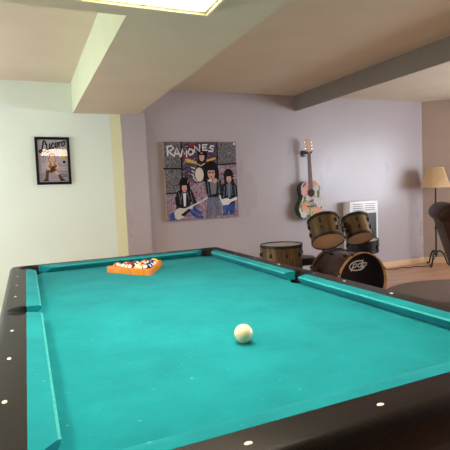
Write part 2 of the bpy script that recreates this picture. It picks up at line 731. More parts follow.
inner = side_arc(1)+corner_arc(1, 1)+corner_arc(-1, 1)+side_arc(-1)+corner_arc(-1, -1)+corner_arc(1, -1)


def outer_loop(off, rad):
    ox, oy = W2+RO+off, L2+RO+off
    r = rad+off
    p = []
    for sx, sy, a in ((1, 1, 0), (-1, 1, 90), (-1, -1, 180), (1, -1, 270)):
        p += arc(sx*(ox-r), sy*(oy-r), r, a, a+90, 8)
    return p


bm = new()
top_in = [bm.verts.new((x, y, ZB+ZR)) for x, y in inner]
bot_in = [bm.verts.new((x, y, ZB-0.045)) for x, y in inner]
ni = len(inner)
for i in range(ni):
    bm.faces.new((top_in[i], top_in[(i+1) % ni], bot_in[(i+1) % ni], bot_in[i]))
# rounded outer edge as stacked loops
stack = []
for k in range(7):
    a = k/6*PI/2
    stack.append((-0.028+0.028*math.sin(a)+0.012, ZB+ZR-0.03+0.03*math.cos(a)))
stack += [(0.012, ZB-0.03), (0.006, ZB-0.045), (-0.03, ZB-0.045)]
prev = None
first = None
for off, z in stack:
    lp = [bm.verts.new((x, y, z)) for x, y in outer_loop(off-0.012, 0.05)]
    if prev:
        for i in range(len(lp)):
            bm.faces.new((prev[i], prev[(i+1) % len(lp)], lp[(i+1) % len(lp)], lp[i]))
    else:
        first = lp
    prev = lp
edges = []
for lp in (top_in, first):
    for i in range(len(lp)):
        e = bm.edges.get((lp[i], lp[(i+1) % len(lp)])) or bm.edges.new((lp[i], lp[(i+1) % len(lp)]))
        edges.append(e)
bmesh.ops.triangle_fill(bm, edges=edges, use_beauty=True)
bmesh.ops.recalc_face_normals(bm, faces=bm.faces)
obj('rail_frame', bm, M_rail, tb, ang=50)

# bed cloth with six pocket notches
bm = new()
EX, EY = W2+0.03, L2+0.03


def bed_corner(sx, sy):
    c = (W2+CO, L2+CO)
    r = CR-0.004
    dx = EX-c[0]
    h = math.sqrt(r**2-dx**2)
    a0 = math.degrees(math.atan2(-h, dx))+360
    a1 = math.degrees(math.atan2(dx, -h))
    p = [(sx*x, sy*y) for x, y in arc(c[0], c[1], r, a0, a1, 12)]
    return p if sx*sy > 0 else p[::-1]


def bed_side(sx):
    r = SR-0.004
    dx = EX-W2-SO
    h = math.sqrt(r**2-dx**2)
    a = math.degrees(math.atan2(h, dx))
    p = arc(W2+SO, 0, r, 360-a, a, 10)
    return p if sx > 0 else [(-x, -y) for x, y in p]


outl = bed_side(1)+bed_corner(1, 1)+bed_corner(-1, 1)+bed_side(-1)+bed_corner(-1, -1)+bed_corner(1, -1)
prism(bm, outl, ZB-0.025, ZB)
obj('bed_cloth', bm, M_felt, tb, smooth=False, label='teal cloth playing surface with chalk specks')

# six cushions
CS = [(0.0, NH), (0.006, NH+0.004), (CU*0.5, ZR-0.001), (CU, ZR+0.0005), (CU, 0.0), (0.026, 0.0), (0.0025, NH-0.008), (0.0, NH-0.004)]


def cushion(kind, sgn, s0, s1, k0, k1):
    """profile swept from s0 to s1 along a rail, ends mitred by k"""
    a, b = [], []
    for u, z in CS:
        e0, e1 = s0-k0*u, s1+k1*u
        for lst, s in ((a, e0), (b, e1)):
            if kind == 'x':
                lst.append((sgn*(W2+u), s, ZB+z))
            else:
                lst.append((s, sgn*(L2+u), ZB+z))
    bm = new()
    loft(bm, [a, b])
    bm.normal_update()
    for f in bm.faces:                                   # paler nose cloth: wear, and light caught on the edge painted in
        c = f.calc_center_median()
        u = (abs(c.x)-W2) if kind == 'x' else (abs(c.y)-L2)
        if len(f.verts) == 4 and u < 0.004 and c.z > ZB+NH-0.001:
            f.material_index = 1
    return obj('cushion', bm, [M_felt, M_worn_lit], tb, ang=40)


MC, MS = 0.085, 0.062
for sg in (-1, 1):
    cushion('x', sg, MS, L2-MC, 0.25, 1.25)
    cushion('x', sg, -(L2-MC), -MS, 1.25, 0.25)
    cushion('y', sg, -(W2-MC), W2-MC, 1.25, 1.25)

# pocket liners: dark cup with a lip standing just above the rail
for (cx_, cy_, r) in [(sx*(W2+CO), sy*(L2+CO), CR) for sx in (-1, 1) for sy in (-1, 1)]+[(sx*(W2+SO), 0, SR) for sx in (-1, 1)]:
    bm = new()
    lathe(bm, [(0, -0.16), (r*0.8, -0.16), (r*0.93, -0.12), (r-0.001, -0.028), (r-0.004, -0.028), (r*0.9, -0.115), (r*0.75, -0.152), (0, -0.152)], 28,
          0, Matrix.Translation((cx_, cy_, ZB)))
    # raised lip only on the rail side of the mouth
    t = bmesh.new()
    base = math.degrees(math.atan2(cy_, cx_)) if cy_ else (0 if cx_ > 0 else 180)
    if cy_:
        base = {(1, 1): 45, (-1, 1): 135, (-1, -1): 225, (1, -1): 315}[(1 if cx_ > 0 else -1, 1 if cy_ > 0 else -1)]
    span = 118 if cy_ else 88
    rings = []
    for i in range(25):
        a = R(base-span+2*span*i/24)
        c_, s_ = math.cos(a), math.sin(a)
        ring = []
        for rr, z in ((r-0.0005, -0.03), (r-0.0005, ZR+0.001), (r+0.003, ZR+0.0035), (r+0.009, ZR+0.0025), (r+0.010, ZR-0.002), (r-0.004, ZR-0.004), (r-0.005, -0.03)):
            ring.append((cx_+rr*c_, cy_+rr*s_, ZB+z))
        rings.append(ring)
    loft(bm, rings)
    obj('pocket', bm, M_pocket, tb, ang=40)

# sights: three between each pair of pockets
DO = 0.0977
sights = [(sx*(W2+DO), k*2*L2/8, 90) for sx in (-1, 1) for k in (-3, -2, -1, 1, 2, 3)]+[(k*W2/2, sy*(L2+DO), 0) for sy in (-1, 1) for k in (-1, 0, 1)]
for x, y, a in sights:
    bm = new()
    lathe(bm, [(0, 0.0012), (0.0055, 0.0010), (0.0058, 0.0), (0, 0.0)], 16, 0,
          Matrix.Translation((x, y, ZB+ZR)) @ Matrix.Rotation(R(a), 4, 'Z') @ Matrix.Diagonal((1.35, 0.9, 1, 1)))
    obj('sight', bm, M_pearl, tb)
# body below the rails
bm = new()
lo = []
for off, z in ((-0.035, ZB-0.045), (-0.06, ZB-0.13), (-0.11, ZB-0.26), (-0.11, ZB-0.28)):
    lo.append([(x, y, z) for x, y in outer_loop(off, 0.12)])
loft(bm, lo, caps=False)
obj('apron', bm, M_apron, tb)
for sx in (-1, 1):
    for sy in (-1, 1):
        bm = new()
        x, y = sx*0.46, sy*0.96
        sq = lambda h, z: [(x-h, y-h, z), (x+h, y-h, z), (x+h, y+h, z), (x-h, y+h, z)]
        loft(bm, [sq(0.07, 0), sq(0.07, 0.05), sq(0.055, 0.07), sq(0.09, ZB-0.285)])
        obj('leg', bm, M_apron, tb, smooth=False)
bm = new()
box(bm, (-0.5, -1.05, ZB-0.30), (0.5, 1.05, ZB-0.165))
obj('table_body', bm, M_apron, tb, smooth=False)

# ------------------------------------------------------------------ balls
BR = 0.0286
M_ivory = mat('ivory_ball', srgb(238, 226, 186), 0.12, coat=0.3, var=0.02, scale=20)
M_ballwhite = mat('ball_white', srgb(240, 234, 214), 0.12, coat=0.3)
M_num = mat('ball_number', (0.01, 0.01, 0.01, 1), 0.3)
HUES = {'yellow': srgb(240, 190, 30), 'blue': srgb(24, 48, 150), 'red': srgb(204, 36, 30), 'purple': srgb(70, 34, 110),
        'orange': srgb(236, 96, 24), 'green': srgb(18, 104, 60), 'maroon': srgb(140, 24, 40), 'black': (0.01, 0.01, 0.011, 1)}
DIG = {'1': [[(0, .8), (.3, 1), (.3, 0)]], '2': [[(0, .8), (.3, 1), (.6, .75), (0, 0), (.6, 0)]], '3': [[(0, 1), (.6, 1), (.25, .6), (.6, .3), (.3, 0), (0, .1)]],
       '4': [[(.45, 0), (.45, 1), (0, .35), (.65, .35)]], '5': [[(.6, 1), (0, 1), (0, .55), (.5, .55), (.55, .2), (.3, 0), (0, .1)]],
       '6': [[(.55, 1), (.1, .6), (0, .25), (.3, 0), (.6, .25), (.3, .5), (.05, .4)]], '7': [[(0, 1), (.6, 1), (.2, 0)]],
       '8': [[(.3, .55), (.05, .75), (.3, 1), (.55, .75), (.3, .55), (0, .25), (.3, 0), (.6, .25), (.3, .55)]],
       '9': [[(.55, .6), (.3, .45), (.05, .7), (.3, 1), (.55, .75), (.5, .3), (.2, 0)]], '0': [[(.3, 0), (0, .3), (0, .7), (.3, 1), (.6, .7), (.6, .3), (.3, 0)]]}


def ball_bm(stripe, number):
    bm = bmesh.new()
    bmesh.ops.create_uvsphere(bm, u_segments=36, v_segments=24, radius=BR)
    if number:
        s = str(number)
        w = 0.006
        for di, ch in enumerate(s):
            off = -(len(s)*0.75-0.15)/2+di*0.75
            for st in DIG[ch]:
                P = [((off+a)*w*1.1, (b-0.5)*w*1.4) for a, b in st]
                vs = []
                for i, (a, b) in enumerate(P):
                    dx = P[min(i+1, len(P)-1)][0]-P[max(i-1, 0)][0]
                    dy = P[min(i+1, len(P)-1)][1]-P[max(i-1, 0)][1]
                    l = math.hypot(dx, dy) or 1
                    nx, ny = -dy/l*0.0007, dx/l*0.0007
                    pr = []
                    for sg in (1, -1):
                        y, z = a+sg*nx, b+sg*ny
                        pr.append(bm.verts.new(Vector((math.sqrt(BR*BR-y*y-z*z), y, z))*1.004))
                    vs.append(pr)
                for q0, q1 in zip(vs[:-1], vs[1:]):
                    f = bm.faces.new((q0[0], q0[1], q1[1], q1[0]))
                    f.material_index = 1
    return bm


def ball_mat(hue, stripe):
    """coloured ball: white number disc about +x, white caps about z when striped"""
    key = 'ball_%s_%s' % (hue, 'striped' if stripe else 'solid')
    if key in MATS:
        return MATS[key]
    m = bpy.data.materials.new(key)
    m.use_nodes = True
    nt = m.node_tree
    b = nt.nodes['Principled BSDF']
    b.inputs['Roughness'].default_value = 0.12
    b.inputs['Coat Weight'].default_value = 0.3
    tc = nt.nodes.new('ShaderNodeTexCoord')
    sp = nt.nodes.new('ShaderNodeSeparateXYZ')
    nt.links.new(tc.outputs['Object'], sp.inputs[0])
    gx = nt.nodes.new('ShaderNodeMath')
    gx.operation = 'GREATER_THAN'
    gx.inputs[1].default_value = 0.90*BR
    nt.links.new(sp.outputs['X'], gx.inputs[0])
    fac = gx.outputs[0]
    if stripe:
        ab = nt.nodes.new('ShaderNodeMath')
        ab.operation = 'ABSOLUTE'
        nt.links.new(sp.outputs['Z'], ab.inputs[0])
        gz = nt.nodes.new('ShaderNodeMath')
        gz.operation = 'GREATER_THAN'
        gz.inputs[1].default_value = 0.52*BR
        nt.links.new(ab.outputs[0], gz.inputs[0])
        mxm = nt.nodes.new('ShaderNodeMath')
        mxm.operation = 'MAXIMUM'
        nt.links.new(fac, mxm.inputs[0])
        nt.links.new(gz.outputs[0], mxm.inputs[1])
        fac = mxm.outputs[0]
    mx = nt.nodes.new('ShaderNodeMix')
    mx.data_type = 'RGBA'
    mx.inputs['A'].default_value = HUES[hue]
    mx.inputs['B'].default_value = srgb(240, 234, 214)
    nt.links.new(fac, mx.inputs['Factor'])
    nt.links.new(mx.outputs['Result'], b.inputs['Base Color'])
    MATS[key] = m
    return m


def ball(name, loc, hue, stripe, number, label, rot, group='pool balls in the rack'):
    o = obj(name, ball_bm(stripe, number), [ball_mat(hue, stripe), M_num], loc=loc, rot=rot, ang=60)
    return tag(o, label, 'ball', group)


o = obj('cue_ball', ball_bm(False, None), [M_ivory], loc=(-0.017, -0.660, ZB+BR), ang=60)
tag(o, 'ivory white cue ball alone in the middle of the teal cloth', 'ball')

# triangle rack, one corner towards the camera
RC = Vector((0.008, 0.813, ZB))
RA = R(4)
tri_i = 0.328/math.sqrt(3)             # circumradius of the ball triangle


def rounded_tri(circ, rad, n=6):
    """rounded triangle, one corner pointing to -y"""
    p = []
    for k in range(3):
        a = -90+120*k
        c = ((circ-2*rad)*math.cos(R(a)), (circ-2*rad)*math.sin(R(a)))
        p += arc(c[0], c[1], rad, a-60, a+60, n)
    return p


rk = thing('ball_rack', 'orange wooden triangle rack around the pool balls on teal cloth', 'ball rack', RC, (0, 0, RA))
inn = rounded_tri(tri_i+0.002, BR+0.0005)
out = rounded_tri(tri_i+0.026, 0.018)
bm = new()
loops = []
for src, z in ((out, 0.0005), (out, 0.034), (None, 0.037), (inn, 0.037), (inn, 0.0005)):
    if src is None:
        loops.append([(x*0.985, y*0.985, z) for x, y in out])
    else:
        loops.append([(x, y, z) for x, y in src])
loft(bm, loops+[loops[0]], caps=False)
obj('rack_frame', bm, M_wood_rack, rk, ang=40)
# lighter mitred corner caps, as on the front corner
for k in range(3):
    bm = new()
    a = -90+120*k
    c = ((tri_i+0.026-2*0.018)*math.cos(R(a)), (tri_i+0.026-2*0.018)*math.sin(R(a)))
    A = arc(c[0], c[1], 0.0186, a-58, a+58, 8)
    Bq = arc(c[0], c[1], 0.0181, a-58, a+58, 8)
    loft(bm, [[(x, y, z) for x, y in A]+[(x, y, z) for x, y in Bq[::-1]] for z in (0.001, 0.033)])
    obj('corner_cap', bm, mat('rack_corner', srgb(206, 140, 92), 0.4, var=0.1, scale=30), rk)

hx = BR*1.002
order = [  # rows from the near apex to the far side; left to right
    [('black', 0, 8, 'solid black pool ball at the near corner of the wooden rack')],
    [('yellow', 1, 9, 'white and yellow striped pool ball left in second row of rack'), ('blue', 0, 2, 'solid blue pool ball beside the black ball in the rack')],
    [('maroon', 0, 7, 'solid maroon pool ball on left side of rack, third row'), ('red', 1, 11, 'white and red striped pool ball in the middle of the rack'),
     ('blue', 1, 10, 'white and blue striped pool ball on right side of rack')],
    [('green', 1, 14, 'white and green striped pool ball between two red balls in rack'), ('purple', 0, 4, 'solid purple pool ball inside the rack, fourth row'),
     ('orange', 1, 13, 'white and orange striped pool ball inside the rack, fourth row'), ('purple', 1, 12, 'white and purple striped pool ball on right edge of rack')],
    [('orange', 0, 5, 'solid orange pool ball in the far left corner of rack'), ('red', 0, 3, 'solid red pool ball next to the orange ball in rack'),
     ('green', 0, 6, 'solid green pool ball at the middle of the rack back row'), ('maroon', 1, 15, 'white and maroon striped pool ball in the rack back row'),
     ('yellow', 0, 1, 'solid yellow pool ball in the far right corner of rack')]]
random.seed(4)
for ri, row in enumerate(order):
    for ci, (hue, st, num, lab) in enumerate(row):
        x = (ci-ri/2)*2*hx
        y = -4*hx*2/math.sqrt(3)+ri*hx*math.sqrt(3)
        p = Matrix.Rotation(RA, 3, 'Z') @ Vector((x, y, 0))
        # numbers tilted to various sides
        rot = (random.uniform(0.9, 1.5) if st else random.uniform(-0.6, 0.6), random.uniform(-0.9, -0.3), R(-115)+random.uniform(-0.7, 0.7))
        ball('pool_ball', RC+p+Vector((0, 0, BR+0.0003)), hue, st, num, lab, rot)

# ------------------------------------------------------------------ pictures
# framed poster on the green wall
px0, px1, pz0, pz1 = -0.468, -0.137, 1.367, 1.845
PW, PH = px1-px0, pz1-pz0
pf = thing('framed_poster', 'small black framed poster with script lettering and seated guitarist on pale green wall', 'poster',
           ((px0+px1)/2, YG-0.0024, (pz0+pz1)/2), (R(-0.46), R(0.6), 0))
bm = new()
fw_ = 0.026
loops = []
for q, y in ((0, -0.001), (0, -0.018), (0.004, -0.022), (fw_-0.006, -0.022), (fw_, -0.014), (fw_, -0.001)):
    loops.append([(sx*(PW/2-q), y, sz*(PH/2-q)) for sx, sz in ((-1, -1), (1, -1), (1, 1), (-1, 1))])
loft(bm, loops+[loops[0]], caps=False)
obj('frame', bm, mat('poster_frame_black', (0.008, 0.006, 0.006, 1), 0.4, spec=0.15), pf, smooth=False)
IW, IH = PW-2*fw_, PH-2*fw_
A = Art(IW, IH)
g1 = flat('poster_ground', 176, 168, 176)
blk = flat('ink_black', 22, 18, 20)
brn = flat('ink_brown', 98, 56, 34)
skn = flat('ink_skin', 214, 176, 148)
bld = flat('ink_blond', 206, 170, 110)
dkb = flat('ink_dark_brown', 56, 32, 24)
gry = flat('ink_grey', 138, 130, 140)
yel = flat('ink_yellow', 206, 176, 70)
A.poly([(0, 0), (1, 0), (1, 1), (0, 1)], g1)
A.poly([(0.0, 0.0), (1, 0), (1, 0.22), (0.6, 0.27), (0, 0.2)], flat('poster_low', 160, 150, 160))
for pts in [[(.72, .26), (.98, .24)], [(.72, .18), (.97, .16)], [(.1, .60), (.26, .62)], [(.12, .52), (.24, .53)], [(.7, .38), (.96, .40)]]:
    A.stroke(pts, 0.02, gry)
for pts in [[(.16, .56), (.2, .64), (.25, .55)], [(.13, .46), (.22, .49)], [(.78, .17), (.95, .15)], [(.8, .13), (.94, .115)]]:
    A.stroke(pts, 0.012, blk, True)
# seated figure with a guitar
A.ell(.46, .60, .13, .09, flat('ink_hair', 138, 96, 62))
A.poly([(.33, .60), (.36, .44), (.42, .46), (.40, .60)], flat('ink_hair2', 150, 106, 70))
A.poly([(.56, .62), (.62, .46), (.55, .47), (.52, .60)], flat('ink_hair2', 150, 106, 70))
A.ell(.47, .54, .105, .095, skn)
A.poly([(.38, .70), (.42, .73), (.30, .72), (.28, .66)], brn)
A.ell(.44, .545, .012, .012, dkb)
A.ell(.52, .545, .012, .012, dkb)
A.stroke([(.45, .49), (.51, .49)], .01, flat('ink_red', 150, 50, 44))
A.poly([(.34, .48), (.60, .48), (.66, .30), (.60, .22), (.36, .22), (.28, .34)], skn)
A.poly([(.30, .36), (.36, .44), (.40, .28), (.30, .2)], brn)
A.poly([(.37, .475), (.43, .485), (.46, .36), (.40, .24), (.35, .30)], flat('ink_tan', 168, 122, 84))
A.poly([(.58, .475), (.52, .485), (.48, .36), (.54, .24), (.62, .30)], flat('ink_tan', 168, 122, 84))
A.poly([(.43, .485), (.52, .485), (.53, .30), (.42, .30)], flat('ink_shirt', 196, 182, 170))
A.ell(.46, .30, .17, .075, brn, 14)
A.ell(.42, .29, .05, .03, dkb)
A.stroke([(.5, .32), (.70, .43)], .028, dkb)
A.stroke([(.35, .46), (.29, .36), (.36, .30)], .05, skn, True)
A.stroke([(.59, .46), (.66, .38), (.58, .32)], .045, skn, True)
for q in [(.40, .44), (.52, .42), (.44, .40), (.60, .28), (.66, .16)]:
    A.stroke([q, (q[0]+.05, q[1]-.05)], .012, brn)
A.poly([(.24, .30), (.33, .24), (.30, .06), (.16, .05), (.20, .10)], brn)
A.poly([(.30, .06), (.16, .055), (.12, .02), (.32, .02)], dkb)
A.poly([(.55, .22), (.66, .24), (.80, .08), (.72, .05)], skn)
A.poly([(.62, .17), (.72, .18), (.84, .05), (.70, .05)], brn)
A.poly([(.70, .055), (.84, .055), (.92, .02), (.70, .02)], dkb)
# hanging lamp on the right of the poster
A.poly([(.84, .72), (.90, .72), (.95, .55), (.80, .55)], yel)
A.ell(.875, .47, .055, .035, blk)
# script lettering, tilted slightly
tx = lambda L: [(a, b) for a, b in L]
WD = 0.040
A.stroke([(.275, .885), (.265, .955), (.215, .965), (.178, .88), (.145, .76), (.09, .70), (.05, .725), (.09, .755), (.18, .712), (.275, .74)], 0.034, blk, True)
A.stroke([(.315, .895), (.305, .80), (.345, .765), (.40, .80), (.415, .905)], 0.030, blk, True)
A.stroke([(.415, .905), (.415, .82), (.44, .785)], 0.030, blk, True)
A.stroke([(.555, .895), (.51, .92), (.475, .86), (.495, .805), (.56, .82)], 0.030, blk, True)
A.stroke([(.59, .855), (.675, .885), (.665, .93), (.615, .925), (.595, .86), (.625, .82), (.69, .845)], 0.028, blk, True)
A.stroke([(.715, .935), (.735, .835)], 0.030, blk)
A.stroke([(.728, .89), (.755, .935), (.80, .94)], 0.028, blk, True)
A.stroke([(.88, .96), (.835, .94), (.825, .885), (.865, .855), (.915, .885), (.92, .94), (.88, .962)], 0.030, blk, True)
A.stroke([(.91, .95), (.97, .965)], 0.024, blk)
A.build('poster_print', pf, loc=(0, -0.0025, 0))
bm = new()
box(bm, (-IW/2, -0.0085, -IH/2), (IW/2, -0.0075, IH/2))
obj('glass', bm, M_glass, pf, smooth=False, label='clear glass with light glare')

# square canvas on the lavender wall
cx0, cx1, cz0, cz1 = 0.877, 1.785, 0.903, 1.808
CW, CH = cx1-cx0, cz1-cz0
cv = thing('canvas_painting', 'large square canvas painting of four long-haired rock musicians in black jackets on lavender wall', 'painting',
           ((cx0+cx1)/2, YP, (cz0+cz1)/2))
CD = 0.04
bm = new()
box(bm, (-CW/2, -CD, -CH/2), (CW/2, -0.001, CH/2), 0.003)
obj('canvas', bm, flat('canvas_edge', 190, 170, 150), cv)
A = Art(CW-0.004, CH-0.004)
sw_grey = mat_paint_swirl('swirl_grey', [srgb(40, 38, 40), srgb(132, 126, 124), srgb(58, 54, 58), srgb(160, 152, 148)], 17)
sw_dark = mat_paint_swirl('swirl_dark', [srgb(34, 30, 40), srgb(96, 84, 100), srgb(44, 36, 48), srgb(130, 62, 88)], 12)
sw_mauve = mat_paint_swirl('swirl_mauve', [srgb(70, 52, 66), srgb(164, 146, 156), srgb(118, 72, 94), srgb(188, 178, 178)], 12)
sw_jean = mat_paint_swirl('swirl_jean', [srgb(60, 66, 84), srgb(120, 120, 136), srgb(66, 78, 110)], 30)
blu = mat_paint_swirl('swirl_blue', [srgb(24, 40, 96), srgb(44, 72, 140), srgb(90, 110, 150)], 30)
jk = mat_paint_swirl('swirl_black', [srgb(14, 13, 16), srgb(24, 23, 28), srgb(66, 66, 72)], 18)
hair = flat('hair_black', 20, 16, 20, var=0.3, scale=60)
skin = flat('face_skin', 196, 150, 132, var=0.1, scale=60)
wht = flat('paint_white', 214, 208, 206, var=0.06)
lnb = flat('line_black', 22, 20, 24)
pyel = flat('stick_yellow', 204, 164, 70)
pred = flat('paint_red', 150, 40, 62)
porg = flat('stick_orange', 196, 100, 60)


def Z(x, y):      # coordinates measured on the photograph's 4.5x crop -> 0..1
    v = 1-(y-52)/350.0
    xl = 62+(y-52)*0.045*0.9
    return ((x-xl)/(322-(y-52)*0.02), min(max(v, 0.0), 1.0))


def ZP(L):
    return [Z(*p) for p in L]


A.poly([(0, 0), (1, 0), (1, 1), (0, 1)], sw_mauve)
A.poly(ZP([(140, 54), (297, 54), (300, 160), (290, 220), (200, 240), (140, 200)]), sw_dark)
A.poly(ZP([(64, 54), (137, 54), (138, 168), (66, 166)]), sw_grey)
A.poly(ZP([(68, 174), (140, 174), (132, 250), (116, 276), (74, 276)]), sw_grey)
A.poly(ZP([(300, 54), (382, 54), (384, 152), (299, 152)]), sw_grey)
A.stroke(ZP([(138, 54), (140, 220)]), .02, lnb)
A.stroke(ZP([(64, 170), (142, 171)]), .02, lnb)
A.stroke(ZP([(72, 280), (118, 278)]), .018, lnb)
A.stroke(ZP([(297, 54), (298, 154)]), .016, lnb)
A.stroke(ZP([(297, 157), (384, 153)]), .02, lnb)
A.ell(*Z(186, 66), .026, .030, pred)
A.ell(*Z(376, 62), .014, .022, wht)
for q in [(190, 234), (176, 228), (312, 200), (150, 240), (222, 260), (200, 280)]:
    A.ell(*Z(*q), .018, .012, pred, 30)
for a, b in [((180, 166), (196, 172)), ((182, 182), (196, 190)), ((182, 196), (192, 212)), ((188, 215), (206, 232))]:
    A.stroke(ZP([a, b]), .012, wht)
for a, b in [((210, 318), (236, 352)), ((228, 250), (232, 280)), ((244, 330), (250, 380)), ((310, 340), (318, 388)), ((380, 330), (382, 372)), ((206, 250), (224, 240))]:
    A.stroke(ZP([a, b]), .010, flat('paint_pale', 176, 160, 170))
# drummer
A.ell(*Z(160, 128), .035, .016, pred, -10)
A.poly(ZP([(153, 131), (160, 126), (206, 142), (204, 152), (160, 143)]), pyel)
A.poly(ZP([(240, 136), (288, 122), (290, 130), (244, 146)]), pyel)
A.poly(ZP([(206, 132), (248, 132), (254, 172), (206, 170)]), jk)
A.ell(*Z(229, 112), .066, .092, hair)
A.ell(*Z(227, 120), .036, .058, skin)
A.poly(ZP([(210, 104), (246, 104), (242, 112), (212, 112)]), hair)
A.stroke(ZP([(208, 152), (222, 160), (240, 150)]), .016, skin)
A.ell(*Z(215, 200), .070, .102, lnb)
A.ell(*Z(215, 200), .060, .092, flat('drum_cream', 206, 198, 180))
# left player
A.poly(ZP([(150, 338), (186, 336), (232, 388), (228, 402), (196, 396), (164, 362)]), blu)
A.poly(ZP([(86, 372), (118, 352), (132, 392), (86, 404)]), blu)
A.poly(ZP([(122, 268), (178, 264), (190, 290), (204, 336), (196, 346), (176, 320), (172, 346), (122, 352), (114, 350), (108, 300)]), jk)
A.poly(ZP([(143, 280), (156, 280), (154, 340), (146, 340)]), wht)
A.ell(*Z(150, 240), .072, .088, hair)
A.poly(ZP([(130, 240), (172, 240), (176, 284), (160, 280), (140, 282), (128, 284)]), hair)
A.ell(*Z(149, 258), .034, .056, skin)
A.poly(ZP([(134, 232), (166, 232), (163, 246), (138, 246)]), hair)
A.stroke(ZP([(145, 268), (153, 268)]), .010, pred)
A.poly(ZP([(104, 360), (126, 346), (150, 350), (178, 338), (186, 350), (152, 372), (146, 390), (122, 400), (108, 390)]), flat('guitar_white', 196, 188, 176))
A.poly(ZP([(132, 378), (166, 352), (178, 356), (146, 386)]), lnb)
A.stroke(ZP([(176, 344), (292, 286)]), .018, wht)
# singer
A.poly(ZP([(252, 292), (306, 290), (314, 392), (286, 394), (280, 340), (268, 394), (240, 396)]), sw_jean)
A.poly(ZP([(238, 214), (262, 206), (296, 208), (312, 230), (316, 290), (300, 306), (254, 306), (244, 280)]), jk)
A.poly(ZP([(262, 214), (292, 214), (288, 290), (266, 292)]), flat('shirt_grey', 120, 116, 124))
A.ell(*Z(267, 184), .108, .130, hair)
A.poly(ZP([(236, 180), (302, 182), (306, 236), (290, 240), (288, 210), (250, 210), (246, 240), (234, 230)]), hair)
A.ell(*Z(268, 196), .052, .076, skin)
A.poly(ZP([(244, 164), (292, 164), (288, 182), (248, 182)]), hair)
A.ell(*Z(261, 192), .016, .010, lnb)
A.ell(*Z(276, 192), .016, .010, lnb)
A.ell(*Z(268, 212), .014, .010, pred)
A.ell(*Z(284, 230), .036, .034, skin)
A.ell(*Z(262, 228), .026, .020, wht)
# right player
A.poly(ZP([(320, 346), (374, 340), (370, 390), (350, 391), (346, 364), (338, 392), (318, 393)]), blu)
A.poly(ZP([(318, 246), (372, 240), (386, 262), (388, 318), (376, 322), (372, 340), (326, 346), (312, 320), (306, 270)]), jk)
A.poly(ZP([(340, 244), (356, 244), (354, 312), (342, 312)]), flat('shirt_blue', 104, 120, 140))
A.ell(*Z(347, 208), .070, .090, hair)
A.poly(ZP([(326, 206), (370, 206), (372, 244), (358, 244), (336, 246), (326, 246)]), hair)
A.ell(*Z(348, 224), .036, .056, skin)
A.poly(ZP([(332, 196), (364, 196), (362, 212), (334, 212)]), hair)
A.stroke(ZP([(344, 236), (352, 236)]), .010, pred)
A.poly(ZP([(312, 318), (340, 312), (352, 320), (384, 308), (386, 322), (356, 332), (344, 344), (318, 346)]), wht)
A.stroke(ZP([(304, 300), (318, 340)]), .020, wht)
random.seed(11)
pale = flat('paint_pale', 176, 160, 170)
for q in range(46):
    x, y = random.choice([(random.uniform(205, 245), random.uniform(245, 385)), (random.uniform(300, 318), random.uniform(180, 385)), (random.uniform(76, 110), random.uniform(285, 340)),
                          (random.uniform(144, 196), random.uniform(70, 235)), (random.uniform(366, 383), random.uniform(165, 240)), (random.uniform(205, 232), random.uniform(300, 395))])
    a = random.uniform(0, PI)
    l = random.uniform(4, 9)
    A.stroke(ZP([(x-l*math.cos(a), min(y+l*math.sin(a), 396)), (x+l*math.cos(a), max(y-l*math.sin(a), 58))]), random.uniform(.005, .009), pale)
for a, b in [((124, 276), (134, 330)), ((172, 272), (184, 322)), ((140, 276), (134, 310)), ((160, 276), (168, 312)), ((250, 222), (256, 296)), ((300, 222), (302, 296)),
             ((262, 220), (264, 270)), ((290, 220), (288, 270)), ((326, 258), (322, 310)), ((374, 256), (378, 304)), ((338, 250), (336, 300)), ((358, 250), (360, 300)),
             ((256, 310), (252, 384)), ((300, 310), (306, 380)), ((270, 310), (268, 350)), ((174, 352), (216, 392)), ((328, 350), (326, 384))]:
    A.stroke(ZP([a, b]), .006, flat('paint_grey_line', 136, 134, 142))
# lettering
LW = .021
for L in [
    [[(78, 74), (80, 112)], [(76, 74), (96, 70), (104, 80), (92, 92), (80, 92), (104, 114)]],
    [[(106, 116), (118, 80), (133, 118)], [(111, 104), (128, 106)]],
    [[(136, 116), (143, 84), (151, 108), (160, 88), (160, 118)]],
    [[(174, 84), (166, 98), (174, 112), (188, 106), (188, 90), (174, 84)]],
    [[(194, 98), (196, 72), (218, 96), (217, 66)]],
    [[(250, 66), (231, 66), (231, 90), (250, 90)], [(231, 78), (246, 78)]],
    [[(281, 72), (268, 70), (262, 78), (278, 86), (276, 96), (258, 94)]]]:
    for s in L:
        A.stroke(ZP(s), LW, wht)
A.build('painted_picture', cv, loc=(0, -CD-0.0006, 0))

# ------------------------------------------------------------------ guitar on the wall
hg = thing('guitar_hanger', 'small black wall hanger holding the painted guitar by its headstock', 'hanger', (2.772, YP, 1.658))
bm = new()
box(bm, (-0.035, -0.016, -0.04), (0.035, 0, 0.04), 0.005)
obj('wall_plate', bm, M_black, hg)
for sx in (-1, 1):
    bm = new()
    tube(bm, smooth_pts([(sx*0.010, -0.016, 0), (sx*0.026, -0.05, 0.0), (sx*0.034, -0.09, 0.0), (sx*0.034, -0.135, 0.004), (sx*0.032, -0.148, 0.016)], 4), 0.008)
    obj('hook_arm', bm, M_black, hg)

